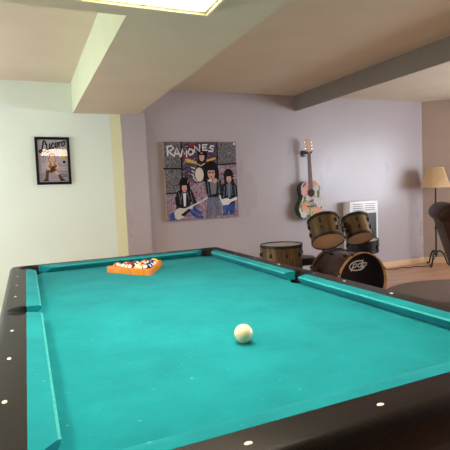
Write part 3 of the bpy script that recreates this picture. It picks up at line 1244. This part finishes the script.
GL = Vector((2.790, YP-0.085, 0.80))     # bottom of the body, mid thickness
gt = thing('acoustic_guitar', 'acoustic guitar painted with pink and green flowers hanging on lavender wall', 'guitar', GL, (R(-1.0), R(-1.2), R(0)))
half = [(0.0, 0.0), (0.06, 0.004), (0.115, 0.022), (0.162, 0.06), (0.190, 0.115), (0.192, 0.165), (0.170, 0.220), (0.140, 0.262), (0.128, 0.300), (0.135, 0.345),
        (0.146, 0.385), (0.143, 0.428), (0.118, 0.468), (0.075, 0.490), (0.03, 0.496), (0.0, 0.496)]
hs = [(p.x, p.y) for p in smooth_pts([(a, b, 0) for a, b in half], 3)]
outline = hs+[(-a, b) for a, b in hs[-2:0:-1]]
T = 0.05
bm = new()
loft(bm, [[(a, T, b) for a, b in outline], [(a, -T, b) for a, b in outline]], caps=False)
obj('body_sides', bm, M_gside, gt, ang=60, label='dark green painted sides')
bm = new()
loft(bm, [[(a*0.99, T+0.001, b) for a, b in outline], [(a*0.99, T-0.002, b) for a, b in outline]])
obj('back', bm, M_gside, gt, smooth=False)
# painted top: flowers as flat patches
A = Art(0.40, 0.50)
U = lambda x, z: (x/0.40+0.5, z/0.50)
pink = mat_paint_swirl('petal_pink', [srgb(206, 110, 122), srgb(236, 176, 176), srgb(214, 140, 140)], 30)
peach = mat_paint_swirl('petal_peach', [srgb(226, 130, 96), srgb(236, 176, 140), srgb(206, 96, 84)], 30)
cream_p = mat_paint_swirl('top_cream', [srgb(206, 190, 176), srgb(226, 206, 196), srgb(120, 140, 110), srgb(216, 186, 180)], 9)
leaf = mat_paint_swirl('leaf_green', [srgb(50, 84, 58), srgb(110, 136, 92), srgb(66, 90, 80)], 26)
whitp = flat('petal_white', 214, 204, 204)
ylw = flat('petal_yellow', 222, 196, 110)
A.poly([U(a*0.995, b) for a, b in outline], cream_p)


def flower(x, z, r, m, n=6, c=ylw):
    for k in range(n):
        a = 2*PI*k/n+0.4
        A.ell(*U(x+0.55*r*math.cos(a), z+0.55*r*math.sin(a)), 0.55*r/0.40, 0.42*r/0.50, m, math.degrees(a), 12)
    A.ell(*U(x, z), 0.22*r/0.40, 0.22*r/0.50, c, 0, 10)


for x, z, a, b, rt in [(-0.10, 0.27, .05, .02, 70), (0.085, 0.43, .05, .025, 120), (-0.06, 0.05, .06, .02, 20), (0.06, 0.05, .05, .022, 150), (-0.145, 0.17, .04, .02, 80),
                       (0.11, 0.30, .045, .016, 60), (-0.02, 0.09, .03, .018, 100), (0.0, 0.24, .05, .016, 10), (-0.09, 0.45, .04, .02, 30), (0.11, 0.36, .035, .018, 80),
                       (0.15, 0.16, .03, .014, 90), (0.02, 0.03, .07, .018, 0)]:
    A.ell(*U(x, z), a/0.40, b/0.50, leaf, rt)
flower(-0.085, 0.375, 0.062, pink)
flower(0.06, 0.455, 0.045, peach)
flower(-0.10, 0.175, 0.055, peach)
flower(0.095, 0.095, 0.060, peach, c=pink)
flower(-0.13, 0.075, 0.045, whitp)
flower(0.125, 0.20, 0.048, whitp)
flower(0.075, 0.245, 0.045, whitp)
flower(0.09, 0.40, 0.036, whitp)
flower(-0.05, 0.28, 0.04, whitp)
flower(-0.04, 0.465, 0.036, pink)
for x0, z0, x1, z1 in [(-0.02, 0.02, -0.012, 0.13), (0.03, 0.02, 0.02, 0.13)]:
    A.stroke([U(x0, z0), U(x1, z1)], 0.045, ylw)
A.ell(*U(0, 0.345), .056/0.40, .056/0.50, flat('rosette', 120, 84, 60), 0, 28)
A.ell(*U(0, 0.345), .048/0.40, .048/0.50, mat('sound_hole_dark', (0.008, 0.006, 0.005, 1), 0.8), 0, 28)
A.build('painted_top', gt, loc=(0, -T-0.0005, 0.25), label='top painted with pink, peach and white flowers')
bm = new()
box(bm, (-0.07, -T-0.014, 0.165), (0.07, -T-0.003, 0.185), 0.003)
obj('bridge', bm, M_rose, gt)
bm = new()
nk = []
for z, w, d in ((0.46, 0.029, 0.026), (0.50, 0.028, 0.022), (0.70, 0.025, 0.020), (0.862, 0.0225, 0.019)):
    nk.append([(w*math.cos(a), -T-0.006+d*math.sin(a) if math.sin(a) > 0 else -T-0.006, z) for a in [R(10*i) for i in range(0, 19)]])
loft(bm, nk)
obj('neck', bm, M_maple, gt)
bm = new()
loft(bm, [[(-w, y, z), (w, y, z), (w, y-0.006, z), (-w, y-0.006, z)] for z, w, y in ((0.40, 0.029, -T-0.006), (0.862, 0.0225, -T-0.006))])
obj('fretboard', bm, M_rose, gt, smooth=False)
bm = new()
hp = [(-0.0225, 0.862), (0.0225, 0.862), (0.036, 0.892), (0.034, 1.03), (0.012, 1.042), (0.0, 1.036), (-0.012, 1.042), (-0.034, 1.03), (-0.036, 0.892)]
prism(bm, hp, 0, 0.015, 0, Matrix(((1, 0, 0, 0), (0, 0, 1, -T-0.008), (0, 1, 0, 0), (0, 0, 0, 1))))
obj('headstock', bm, M_maple, gt, smooth=False)
for sx in (-1, 1):
    for z in (0.915, 0.955, 0.995):
        bm = new()
        rod(bm, (sx*0.030, -T-0.0, z), (sx*0.044, -T-0.0, z), 0.003, seg=8)
        box(bm, (sx*0.050-0.007, -T-0.004, z-0.008), (sx*0.050+0.007, -T+0.004, z+0.008), 0.002)
        obj('tuning_peg', bm, M_chrome, gt)
for i in range(6):
    x = (i-2.5)
    bm = new()
    rod(bm, (x*0.0095, -T-0.013, 0.175), (x*0.0064, -T-0.0135, 0.865), 0.0006, seg=6)
    obj('string', bm, mat('bronze_string', (0.20, 0.14, 0.09, 1), 0.5, 0.3), gt)

# ------------------------------------------------------------------ wall heater
hx0, hx1, hz0, hz1 = 3.385, 3.86, 0.34, 0.995
HD = 0.15
hw_ = (hx1-hx0)/2
ht = thing('wall_heater', 'white wall heater with slotted top grille and dark front beside the drums', 'heater', ((hx0+hx1)/2, YP, hz0))
HH = hz1-hz0
bm = new()
box(bm, (-hw_, -HD, 0), (-hw_+0.025, 0, HH), 0.006)
box(bm, (hw_-0.025, -HD, 0), (hw_, 0, HH), 0.006)
box(bm, (-hw_+0.02, -HD+0.02, 0), (hw_-0.02, 0, HH-0.005), 0)
box(bm, (-hw_+0.01, -HD, HH-0.165), (hw_-0.01, 0, HH), 0.006)
box(bm, (-hw_+0.01, -HD, 0), (hw_-0.01, 0, 0.07), 0.006)
obj('housing', bm, M_white, ht)
bm = new()
for c in (-1, 1):
    for k in range(4):
        z = HH-0.125+k*0.028
        x0, x1 = (-hw_+0.05, -0.012) if c < 0 else (0.012, hw_-0.05)
        box(bm, (x0, -HD-0.003, z), (x1, -HD+0.001, z+0.008), 0)
obj('grille', bm, flat('grille_slot', 120, 118, 116), ht, smooth=False, label='grey slotted vent grille')
bm = new()
box(bm, (-hw_+0.025, -HD+0.006, 0.072), (hw_-0.025, -HD+0.018, HH-0.167))
obj('front_panel', bm, M_heat_dark, ht, smooth=False, label='dark recessed front panel')

# ------------------------------------------------------------------ drums
def frame_from_axis(origin, axis, roll=0.0):
    q = Vector((0, 0, 1)).rotation_difference(Vector(axis).normalized())
    return (Matrix.Translation(origin) @ q.to_matrix().to_4x4() @ Matrix.Rotation(roll, 4, 'Z'))


def drum(name, label, r, L, origin, axis, shell, hoopm, top, bot, nl, roll=0.0, hoop_w=0.018, group=None, hoop_t=0.006):
    """origin = centre of the bottom head; z of the local frame runs to the top head"""
    t = thing(name, label, 'drum', group=group)
    t.matrix_world = frame_from_axis(origin, axis, roll)
    bm = new()
    lathe(bm, [(r, 0.004), (r, L-0.004)], 48)
    obj('shell', bm, shell, t)
    for z, s, mm in ((0, -1, bot), (L, 1, top)):
        bm = new()
        lathe(bm, [(0, z+s*0.0005), (r+0.003, z+s*0.0005), (r+0.003, z-s*0.004)], 48)
        obj('head', bm, mm, t)
        bm = new()
        lathe(bm, [(r+0.003, z+s*hoop_w*0.5), (r+0.003+hoop_t*0.6, z+s*(hoop_w*0.5+0.002)), (r+0.003+hoop_t, z+s*hoop_w*0.45), (r+0.003+hoop_t, z-s*hoop_w), (r+0.0005, z-s*hoop_w)], 48, closed=True)
        obj('hoop', bm, hoopm, t)
    for k in range(nl):
        a = 2*PI*(k+0.5)/nl
        c, s_ = math.cos(a), math.sin(a)
        Mk = Matrix.Rotation(a, 4, 'Z')
        zl = (L*0.32, L*0.68) if 0.15 < L < 0.34 else (0.085, L-0.085) if L > 0.2 else (L*0.5,)
        for z in zl:
            bm = new()
            box(bm, (r-0.001, -0.011, z-0.020), (r+0.018, 0.011, z+0.020), 0.005, M=Mk)
            obj('lug', bm, M_black, t)
        for z0, z1 in ((-0.006, zl[0]), (zl[-1], L+0.006)):
            bm = new()
            rod(bm, ((r+0.011)*c, (r+0.011)*s_, z0), ((r+0.011)*c, (r+0.011)*s_, z1), 0.003, seg=8)
            obj('tension_rod', bm, M_black if hoopm == M_black else M_chrome, t)
    return t


# bass drum, front head towards -y
BX, BY, BRD, BL = 2.300, 1.530, 0.280, 0.48
BZ = BRD+0.013
bd = thing('bass_drum', 'large bass drum lying on its side with black front head and white logo', 'drum', (BX, BY+BL/2, 0))
Mb = Matrix.Translation((0, BL/2, BZ)) @ Matrix.Rotation(R(90), 4, 'X')      # local z -> -y ; z=0 at rear
bm = new()
lathe(bm, [(BRD-0.012, 0.03), (BRD-0.012, BL-0.03)], 64, 0, Mb)
obj('shell', bm, M_bass, bd)
for z0, z1, e in ((0, 0.045, 0), (BL-0.045, BL, 1)):
    bm = new()
    za, zb_ = (z1-0.004, z0) if e else (z0+0.004, z1)       # za: just behind the outward lip
    zl = z1 if e else z0
    m0, m1 = za+(zb_-za)*0.15, za+(zb_-za)*0.42
    lathe(bm, [(BRD+0.010, m1), (BRD+0.010, zb_), (BRD, zb_)], 64, 1, Mb)
    lathe(bm, [(BRD+0.010, za), (BRD+0.010, m0)], 64, 1, Mb)
    lathe(bm, [(BRD+0.010, m0), (BRD+0.0105, m0), (BRD+0.0105, m1), (BRD+0.010, m1)], 64, 0, Mb)
    lathe(bm, [(BRD, zb_), (BRD, zl), (BRD+0.008, zl), (BRD+0.010, za)], 64, 0, Mb)
    obj('hoop', bm, [M_hoopwood, M_bass], bd, label='dark hoop with natural wood lip')
bm = new()
lathe(bm, [(0, BL-0.028), (BRD, BL-0.028), (BRD, BL-0.034)], 64, 0, Mb)
obj('head', bm, M_head_k, bd, label='black front head')
bm = new()
lathe(bm, [(0, 0.024), (BRD, 0.024), (BRD, 0.03)], 64, 0, Mb)
obj('head', bm, M_head_b, bd, label='pale batter head at the rear')
for k in range(8):
    a = 2*PI*(k+0.5)/8
    Mk = Mb @ Matrix.Rotation(a, 4, 'Z')
    for z in (0.13, BL-0.13):
        bm = new()
        box(bm, (BRD-0.014, -0.012, z-0.024), (BRD+0.008, 0.012, z+0.024), 0.005, M=Mk)
        obj('lug', bm, M_black, bd)
    for e, f_ in ((0.0, 0.13), (BL, BL-0.13)):
        bm = new()
        rod(bm, Mk @ Vector((BRD+0.016, 0, e)), Mk @ Vector((BRD+0.004, 0, f_)), 0.0032, seg=8)
        obj('tension_rod', bm, M_chrome, bd)
    for z in (0.012, BL-0.012):
        bm = new()
        box(bm, (BRD+0.006, -0.010, z-0.012), (BRD+0.021, 0.010, z+0.012), 0.003, M=Mk)
        obj('claw', bm, M_black, bd)
for sx in (-1, 1):
    bm = new()
    tube(bm, [(sx*0.20, -0.10, BZ-0.14), (sx*0.27, -0.15, 0.09), (sx*0.31, -0.19, 0.007)], [0.009, 0.008, 0.007])
    obj('spur', bm, M_black, bd)
# logo on the front head
A = Art(0.215, 0.105)
EL = lambda a0, a1, ru, rv, n=26: [(0.48+ru*math.cos(R(a0+(a1-a0)*i/n)), 0.5+rv*math.sin(R(a0+(a1-a0)*i/n))+0.05*math.cos(R(a0+(a1-a0)*i/n))) for i in range(n+1)]
A.stroke(EL(50, 318, 0.46, 0.42), 0.10, M_logo)


def sl(L, ox):
    return [(ox+0.9*x+0.18*y, 0.5+0.70*y) for x, y in L]


bow = [(0.0, -0.22), (0.0, 0.24), (0.10, 0.27), (0.20, 0.20), (0.21, -0.08), (0.12, -0.22), (0.0, -0.20)]
A.stroke(sl([(0.0, -0.62), (0.0, 0.26)], 0.22), 0.10, M_logo)
A.stroke(sl(bow[1:], 0.22), 0.09, M_logo)
A.stroke(sl([(0.21, -0.22), (0.21, 0.66)], 0.485), 0.10, M_logo)
A.stroke(sl([(0.21, 0.25), (0.09, 0.27), (0.0, 0.18), (0.0, -0.12), (0.08, -0.23), (0.21, -0.20)], 0.485), 0.09, M_logo)
A.stroke(sl([(0.0, -0.62), (0.0, 0.26)], 0.76), 0.10, M_logo)
A.stroke(sl(bow[1:], 0.76), 0.09, M_logo)
A.build('logo', bd, loc=(-0.035, -BL/2+0.028-0.001, BZ+0.165), label='white oval logo lettering')
# tom holder on top of the shell, with an arm reaching each tom
T1 = (Vector((2.067, 1.75, 0.692)), Vector((0.18, 0.56, 0.82)), 0.152, 0.235)
T2 = (Vector((2.456, 1.75, 0.688)), Vector((0.14, 0.53, 0.84)), 0.130, 0.225)
HX, HY = (T1[0].x+T2[0].x)/2+0.02, BY+0.27
bm = new()
hz = BZ+math.sqrt(BRD**2-(HX-BX)**2)
box(bm, (HX-0.045, HY-0.04, hz-0.03), (HX+0.045, HY+0.04, hz+0.015), 0.006)
rod(bm, (HX, HY, hz), (HX, HY, 0.80), 0.014)
box(bm, (HX-0.03, HY-0.02, 0.78), (HX+0.03, HY+0.02, 0.82), 0.006)
obj('tom_holder', bm, M_black, bd)
t1 = drum('tom_drum', 'larger bronze tom drum tilted over left side of the bass drum', T1[2], T1[3], T1[0], T1[1], M_shell, M_black, M_head_b, M_head_r, 6, 0.2,
          group='rack toms over the bass drum')
t2 = drum('tom_drum', 'smaller bronze tom drum tilted over right side of the bass drum', T2[2], T2[3], T2[0], T2[1], M_shell, M_black, M_head_b, M_head_r, 6, 0.5,
          group='rack toms over the bass drum')
hub = Vector((HX, HY, 0.80))
for t_, (o_, ax, rr, L_) in ((t1, T1), (t2, T2)):
    mw = t_.matrix_basis
    a = mw.inverted() @ hub
    bdir = Vector((a.x, a.y, 0)).normalized()
    b = bdir*(rr-0.001)+Vector((0, 0, 0.12))
    bm = new()
    rod(bm, b, b+bdir*0.022, 0.020, seg=12)
    obj('mounting_bracket', bm, M_black, t_)
    e = mw @ (b+bdir*0.036)
    bm = new()
    tube(bm, [hub-Vector((BX, BY+BL/2, 0)), e-Vector((BX, BY+BL/2, 0))], 0.009)
    obj('tom_arm', bm, M_black, bd)

ft = drum('floor_tom', 'bronze floor tom standing on three legs left of the bass drum', 0.200, 0.38, (1.690, 2.00, 0.287), (0, 0, 1), M_shell, M_black, M_head_b, M_head_r, 8, 0.1)
for k in range(3):
    a = R(20+120*k)
    bm = new()
    c, s_ = math.cos(a), math.sin(a)
    tube(bm, [(0.222*c, 0.222*s_, 0.26), (0.222*c, 0.222*s_, -0.10), (0.245*c, 0.245*s_, -0.20), (0.245*c, 0.245*s_, -0.272)], 0.006)
    rod(bm, (0.245*c, 0.245*s_, -0.284), (0.245*c, 0.245*s_, -0.262), 0.012)
    obj('leg', bm, M_black, ft)
    bm = new()
    box(bm, (0.199, -0.018, 0.10), (0.234, 0.018, 0.16), 0.004, M=Matrix.Rotation(a, 4, 'Z'))
    obj('leg_bracket', bm, M_black, ft)

sd = drum('snare_drum', 'dark shallow snare drum behind the small tom', 0.178, 0.13, (3.02, 2.38, 0.445), (-0.03, -0.06, 1), M_black, M_black, M_head_b, M_head_r, 8, 0.0)
bm = new()
box(bm, (0.176, -0.02, 0.03), (0.205, 0.02, 0.10), 0.004)
rod(bm, (0.20, 0.0, 0.09), (0.235, 0.0, 0.105), 0.006)
obj('throw_off', bm, M_chrome, sd)


def tripod(name, label, cat, x, y, top, spread, mats, n=3, seat=None):
    t = thing(name, label, cat, (x, y, 0))
    bm = new()
    rod(bm, (0, 0, 0.10), (0, 0, top), 0.012)
    obj('pole', bm, mats, t)
    for k in range(n):
        a = R(30+360*k/n)
        bm = new()
        tube(bm, [(0.01*math.cos(a), 0.01*math.sin(a), 0.26), (spread*math.cos(a), spread*math.sin(a), 0.012)], 0.008)
        rod(bm, (spread*math.cos(a), spread*math.sin(a), 0.0), (spread*math.cos(a), spread*math.sin(a), 0.02), 0.012)
        obj('leg', bm, mats, t)
    return t


st = tripod('snare_stand', 'black tripod stand carrying the snare drum behind the bass drum', 'stand', 3.02, 2.38, 0.40, 0.19, M_iron)
for k in range(3):
    a = R(90+120*k)
    bm = new()
    tube(bm, [(0, 0, 0.385), (0.13*math.cos(a), 0.13*math.sin(a), 0.41), (0.168*math.cos(a), 0.168*math.sin(a), 0.427)], 0.007)
    obj('basket_arm', bm, M_iron, st)
th = tripod('drum_stool', 'black round drum stool between floor tom and bass drum', 'stool', 2.03, 2.17, 0.43, 0.15, M_iron)
bm = new()
lathe(bm, [(0, 0.42), (0.14, 0.42), (0.155, 0.44), (0.155, 0.475), (0.14, 0.495), (0, 0.50)], 32)
obj('seat', bm, M_black, th)

# ------------------------------------------------------------------ rug, recliner
bm = new()
n = 64
cx_, cy_, ra, rb = 3.60, 1.32, 0.93, 0.95
lathe(bm, [(0, 0.0005), (ra, 0.0005), (ra+0.004, 0.006), (ra-0.004, 0.012), (0, 0.012)], n, 0, Matrix.Translation((cx_, cy_, 0)))
o = obj('rug', bm, M_rug)
tag(o, 'round brown rug on the wooden floor under the recliner', 'rug')

rc = thing('recliner', 'dark brown leather recliner seen from behind at right edge of room', 'armchair', (3.22, 0.86, 0.012), (0, 0, R(-40)))


def puff(bm, lo, hi, bev, M=None):
    box(bm, lo, hi, bev, M=M, seg=5)


lean = Matrix.Translation((-0.30, 0, 0.36)) @ Matrix.Rotation(R(-17), 4, 'Y')
bm = new()
puff(bm, (-0.02, -0.31, -0.02), (0.15, 0.31, 0.58), 0.06, lean)
obj('backrest', bm, M_leather, rc)
bm = new()
pr = []
for y, s in ((-0.315, 0.6), (-0.305, 0.85), (-0.27, 1.0), (0.27, 1.0), (0.305, 0.85), (0.315, 0.6)):
    ring = []
    for i in range(20):
        a = 2*PI*i/20
        p = lean @ Vector((0.062+0.105*s*math.cos(a), y, 0.575+0.085*s*math.sin(a)))
        ring.append(p)
    pr.append(ring)
loft(bm, pr)
obj('headrest', bm, M_leather, rc, ang=60, label='padded headrest roll along the top')
bm = new()
puff(bm, (-0.22, -0.28, 0.26), (0.42, 0.28, 0.46), 0.06)
obj('seat', bm, M_leather, rc)
for sy in (-1, 1):
    bm = new()
    puff(bm, (-0.28, sy*0.36-0.075, 0.10), (0.42, sy*0.36+0.075, 0.60), 0.06)
    obj('armrest', bm, M_leather, rc)
bm = new()
puff(bm, (0.40, -0.28, 0.10), (0.50, 0.28, 0.44), 0.04)
obj('footrest', bm, M_leather, rc)
bm = new()
box(bm, (-0.24, -0.30, 0.0), (0.40, 0.30, 0.27), 0.02)
obj('base', bm, M_leather, rc)

# ------------------------------------------------------------------ floor lamp
LXp, LYp = 4.80, 2.90
fl = thing('floor_lamp', 'black iron floor lamp with pleated cream shade in the corner', 'floor lamp', (LXp, LYp, 0))
bm = new()
rod(bm, (0, 0, 0.13), (0, 0, 1.22), 0.011)
for z in (0.17, 0.55, 0.9):
    lathe(bm, [(0.011, z-0.02), (0.02, z-0.008), (0.02, z+0.008), (0.011, z+0.02)], 16)
obj('pole', bm, M_iron, fl)
for k in range(3):
    a = R(200+120*k)
    c, s_ = math.cos(a), math.sin(a)
    bm = new()
    tube(bm, smooth_pts([(0.008*c, 0.008*s_, 0.20), (0.05*c, 0.05*s_, 0.215), (0.10*c, 0.10*s_, 0.17), (0.13*c, 0.13*s_, 0.09), (0.155*c, 0.155*s_, 0.025), (0.19*c, 0.19*s_, 0.011), (0.205*c, 0.205*s_, 0.028)], 5), 0.011)
    obj('leg', bm, M_iron, fl)
bm = new()
npl = 72
M_shade = bpy.data.materials.new('pleated_shade')
M_shade.use_nodes = True
nt = M_shade.node_tree
b = nt.nodes['Principled BSDF']
b.inputs['Base Color'].default_value = srgb(238, 212, 168)
b.inputs['Roughness'].default_value = 0.8
trl = nt.nodes.new('ShaderNodeBsdfTranslucent')
trl.inputs['Color'].default_value = srgb(236, 206, 158)
mx = nt.nodes.new('ShaderNodeMixShader')
mx.inputs['Fac'].default_value = 0.35
nt.links.new(b.outputs['BSDF'], mx.inputs[1])
nt.links.new(trl.outputs['BSDF'], mx.inputs[2])
nt.links.new(mx.outputs['Shader'], nt.nodes['Material Output'].inputs['Surface'])
loops = []
for t_ in [i/8 for i in range(9)]:
    z = 1.135+0.275*t_
    r = 0.188-0.080*t_+0.012*(1-t_)**3
    loops.append([((r+(0.003 if i % 2 else -0.003))*math.cos(2*PI*i/(2*npl)), (r+(0.003 if i % 2 else -0.003))*math.sin(2*PI*i/(2*npl)), z) for i in range(2*npl)])
loft(bm, loops, caps=False)
obj('lamp_shade', bm, M_shade, fl, ang=20, label='pleated cream shade')
for z, r in ((1.135, 0.201), (1.41, 0.109)):
    bm = new()
    lathe(bm, [(r-0.004, z-0.005), (r+0.004, z-0.005), (r+0.004, z+0.005), (r-0.004, z+0.005)], 48, closed=True)
    obj('shade_trim', bm, M_shade, fl)
bm = new()
lathe(bm, [(0, 1.22), (0.018, 1.22), (0.02, 1.26), (0.012, 1.28), (0.03, 1.33), (0.026, 1.37), (0, 1.385)], 20)
obj('bulb', bm, M_white, fl)
bm = new()
for k in range(3):
    a = R(120*k)
    rod(bm, (0, 0, 1.40), (0.109*math.cos(a), 0.109*math.sin(a), 1.405), 0.002, seg=6)
rod(bm, (0, 0, 1.37), (0, 0, 1.43), 0.004, seg=8)
obj('shade_spider', bm, M_iron, fl)

bm = new()
tube(bm, smooth_pts([(4.72, 2.84, 0.16), (4.66, 2.86, 0.05), (4.60, 2.92, 0.006), (4.50, 3.02, 0.006), (4.38, 2.98, 0.006), (4.30, 3.06, 0.006), (4.16, 3.02, 0.006), (4.00, 3.10, 0.006), (3.86, 3.08, 0.006), (3.78, 3.14, 0.006)], 6), 0.005)
o = obj('power_cord', bm, M_black)
tag(o, 'black power cord snaking along the floor from the lamp', 'cord')
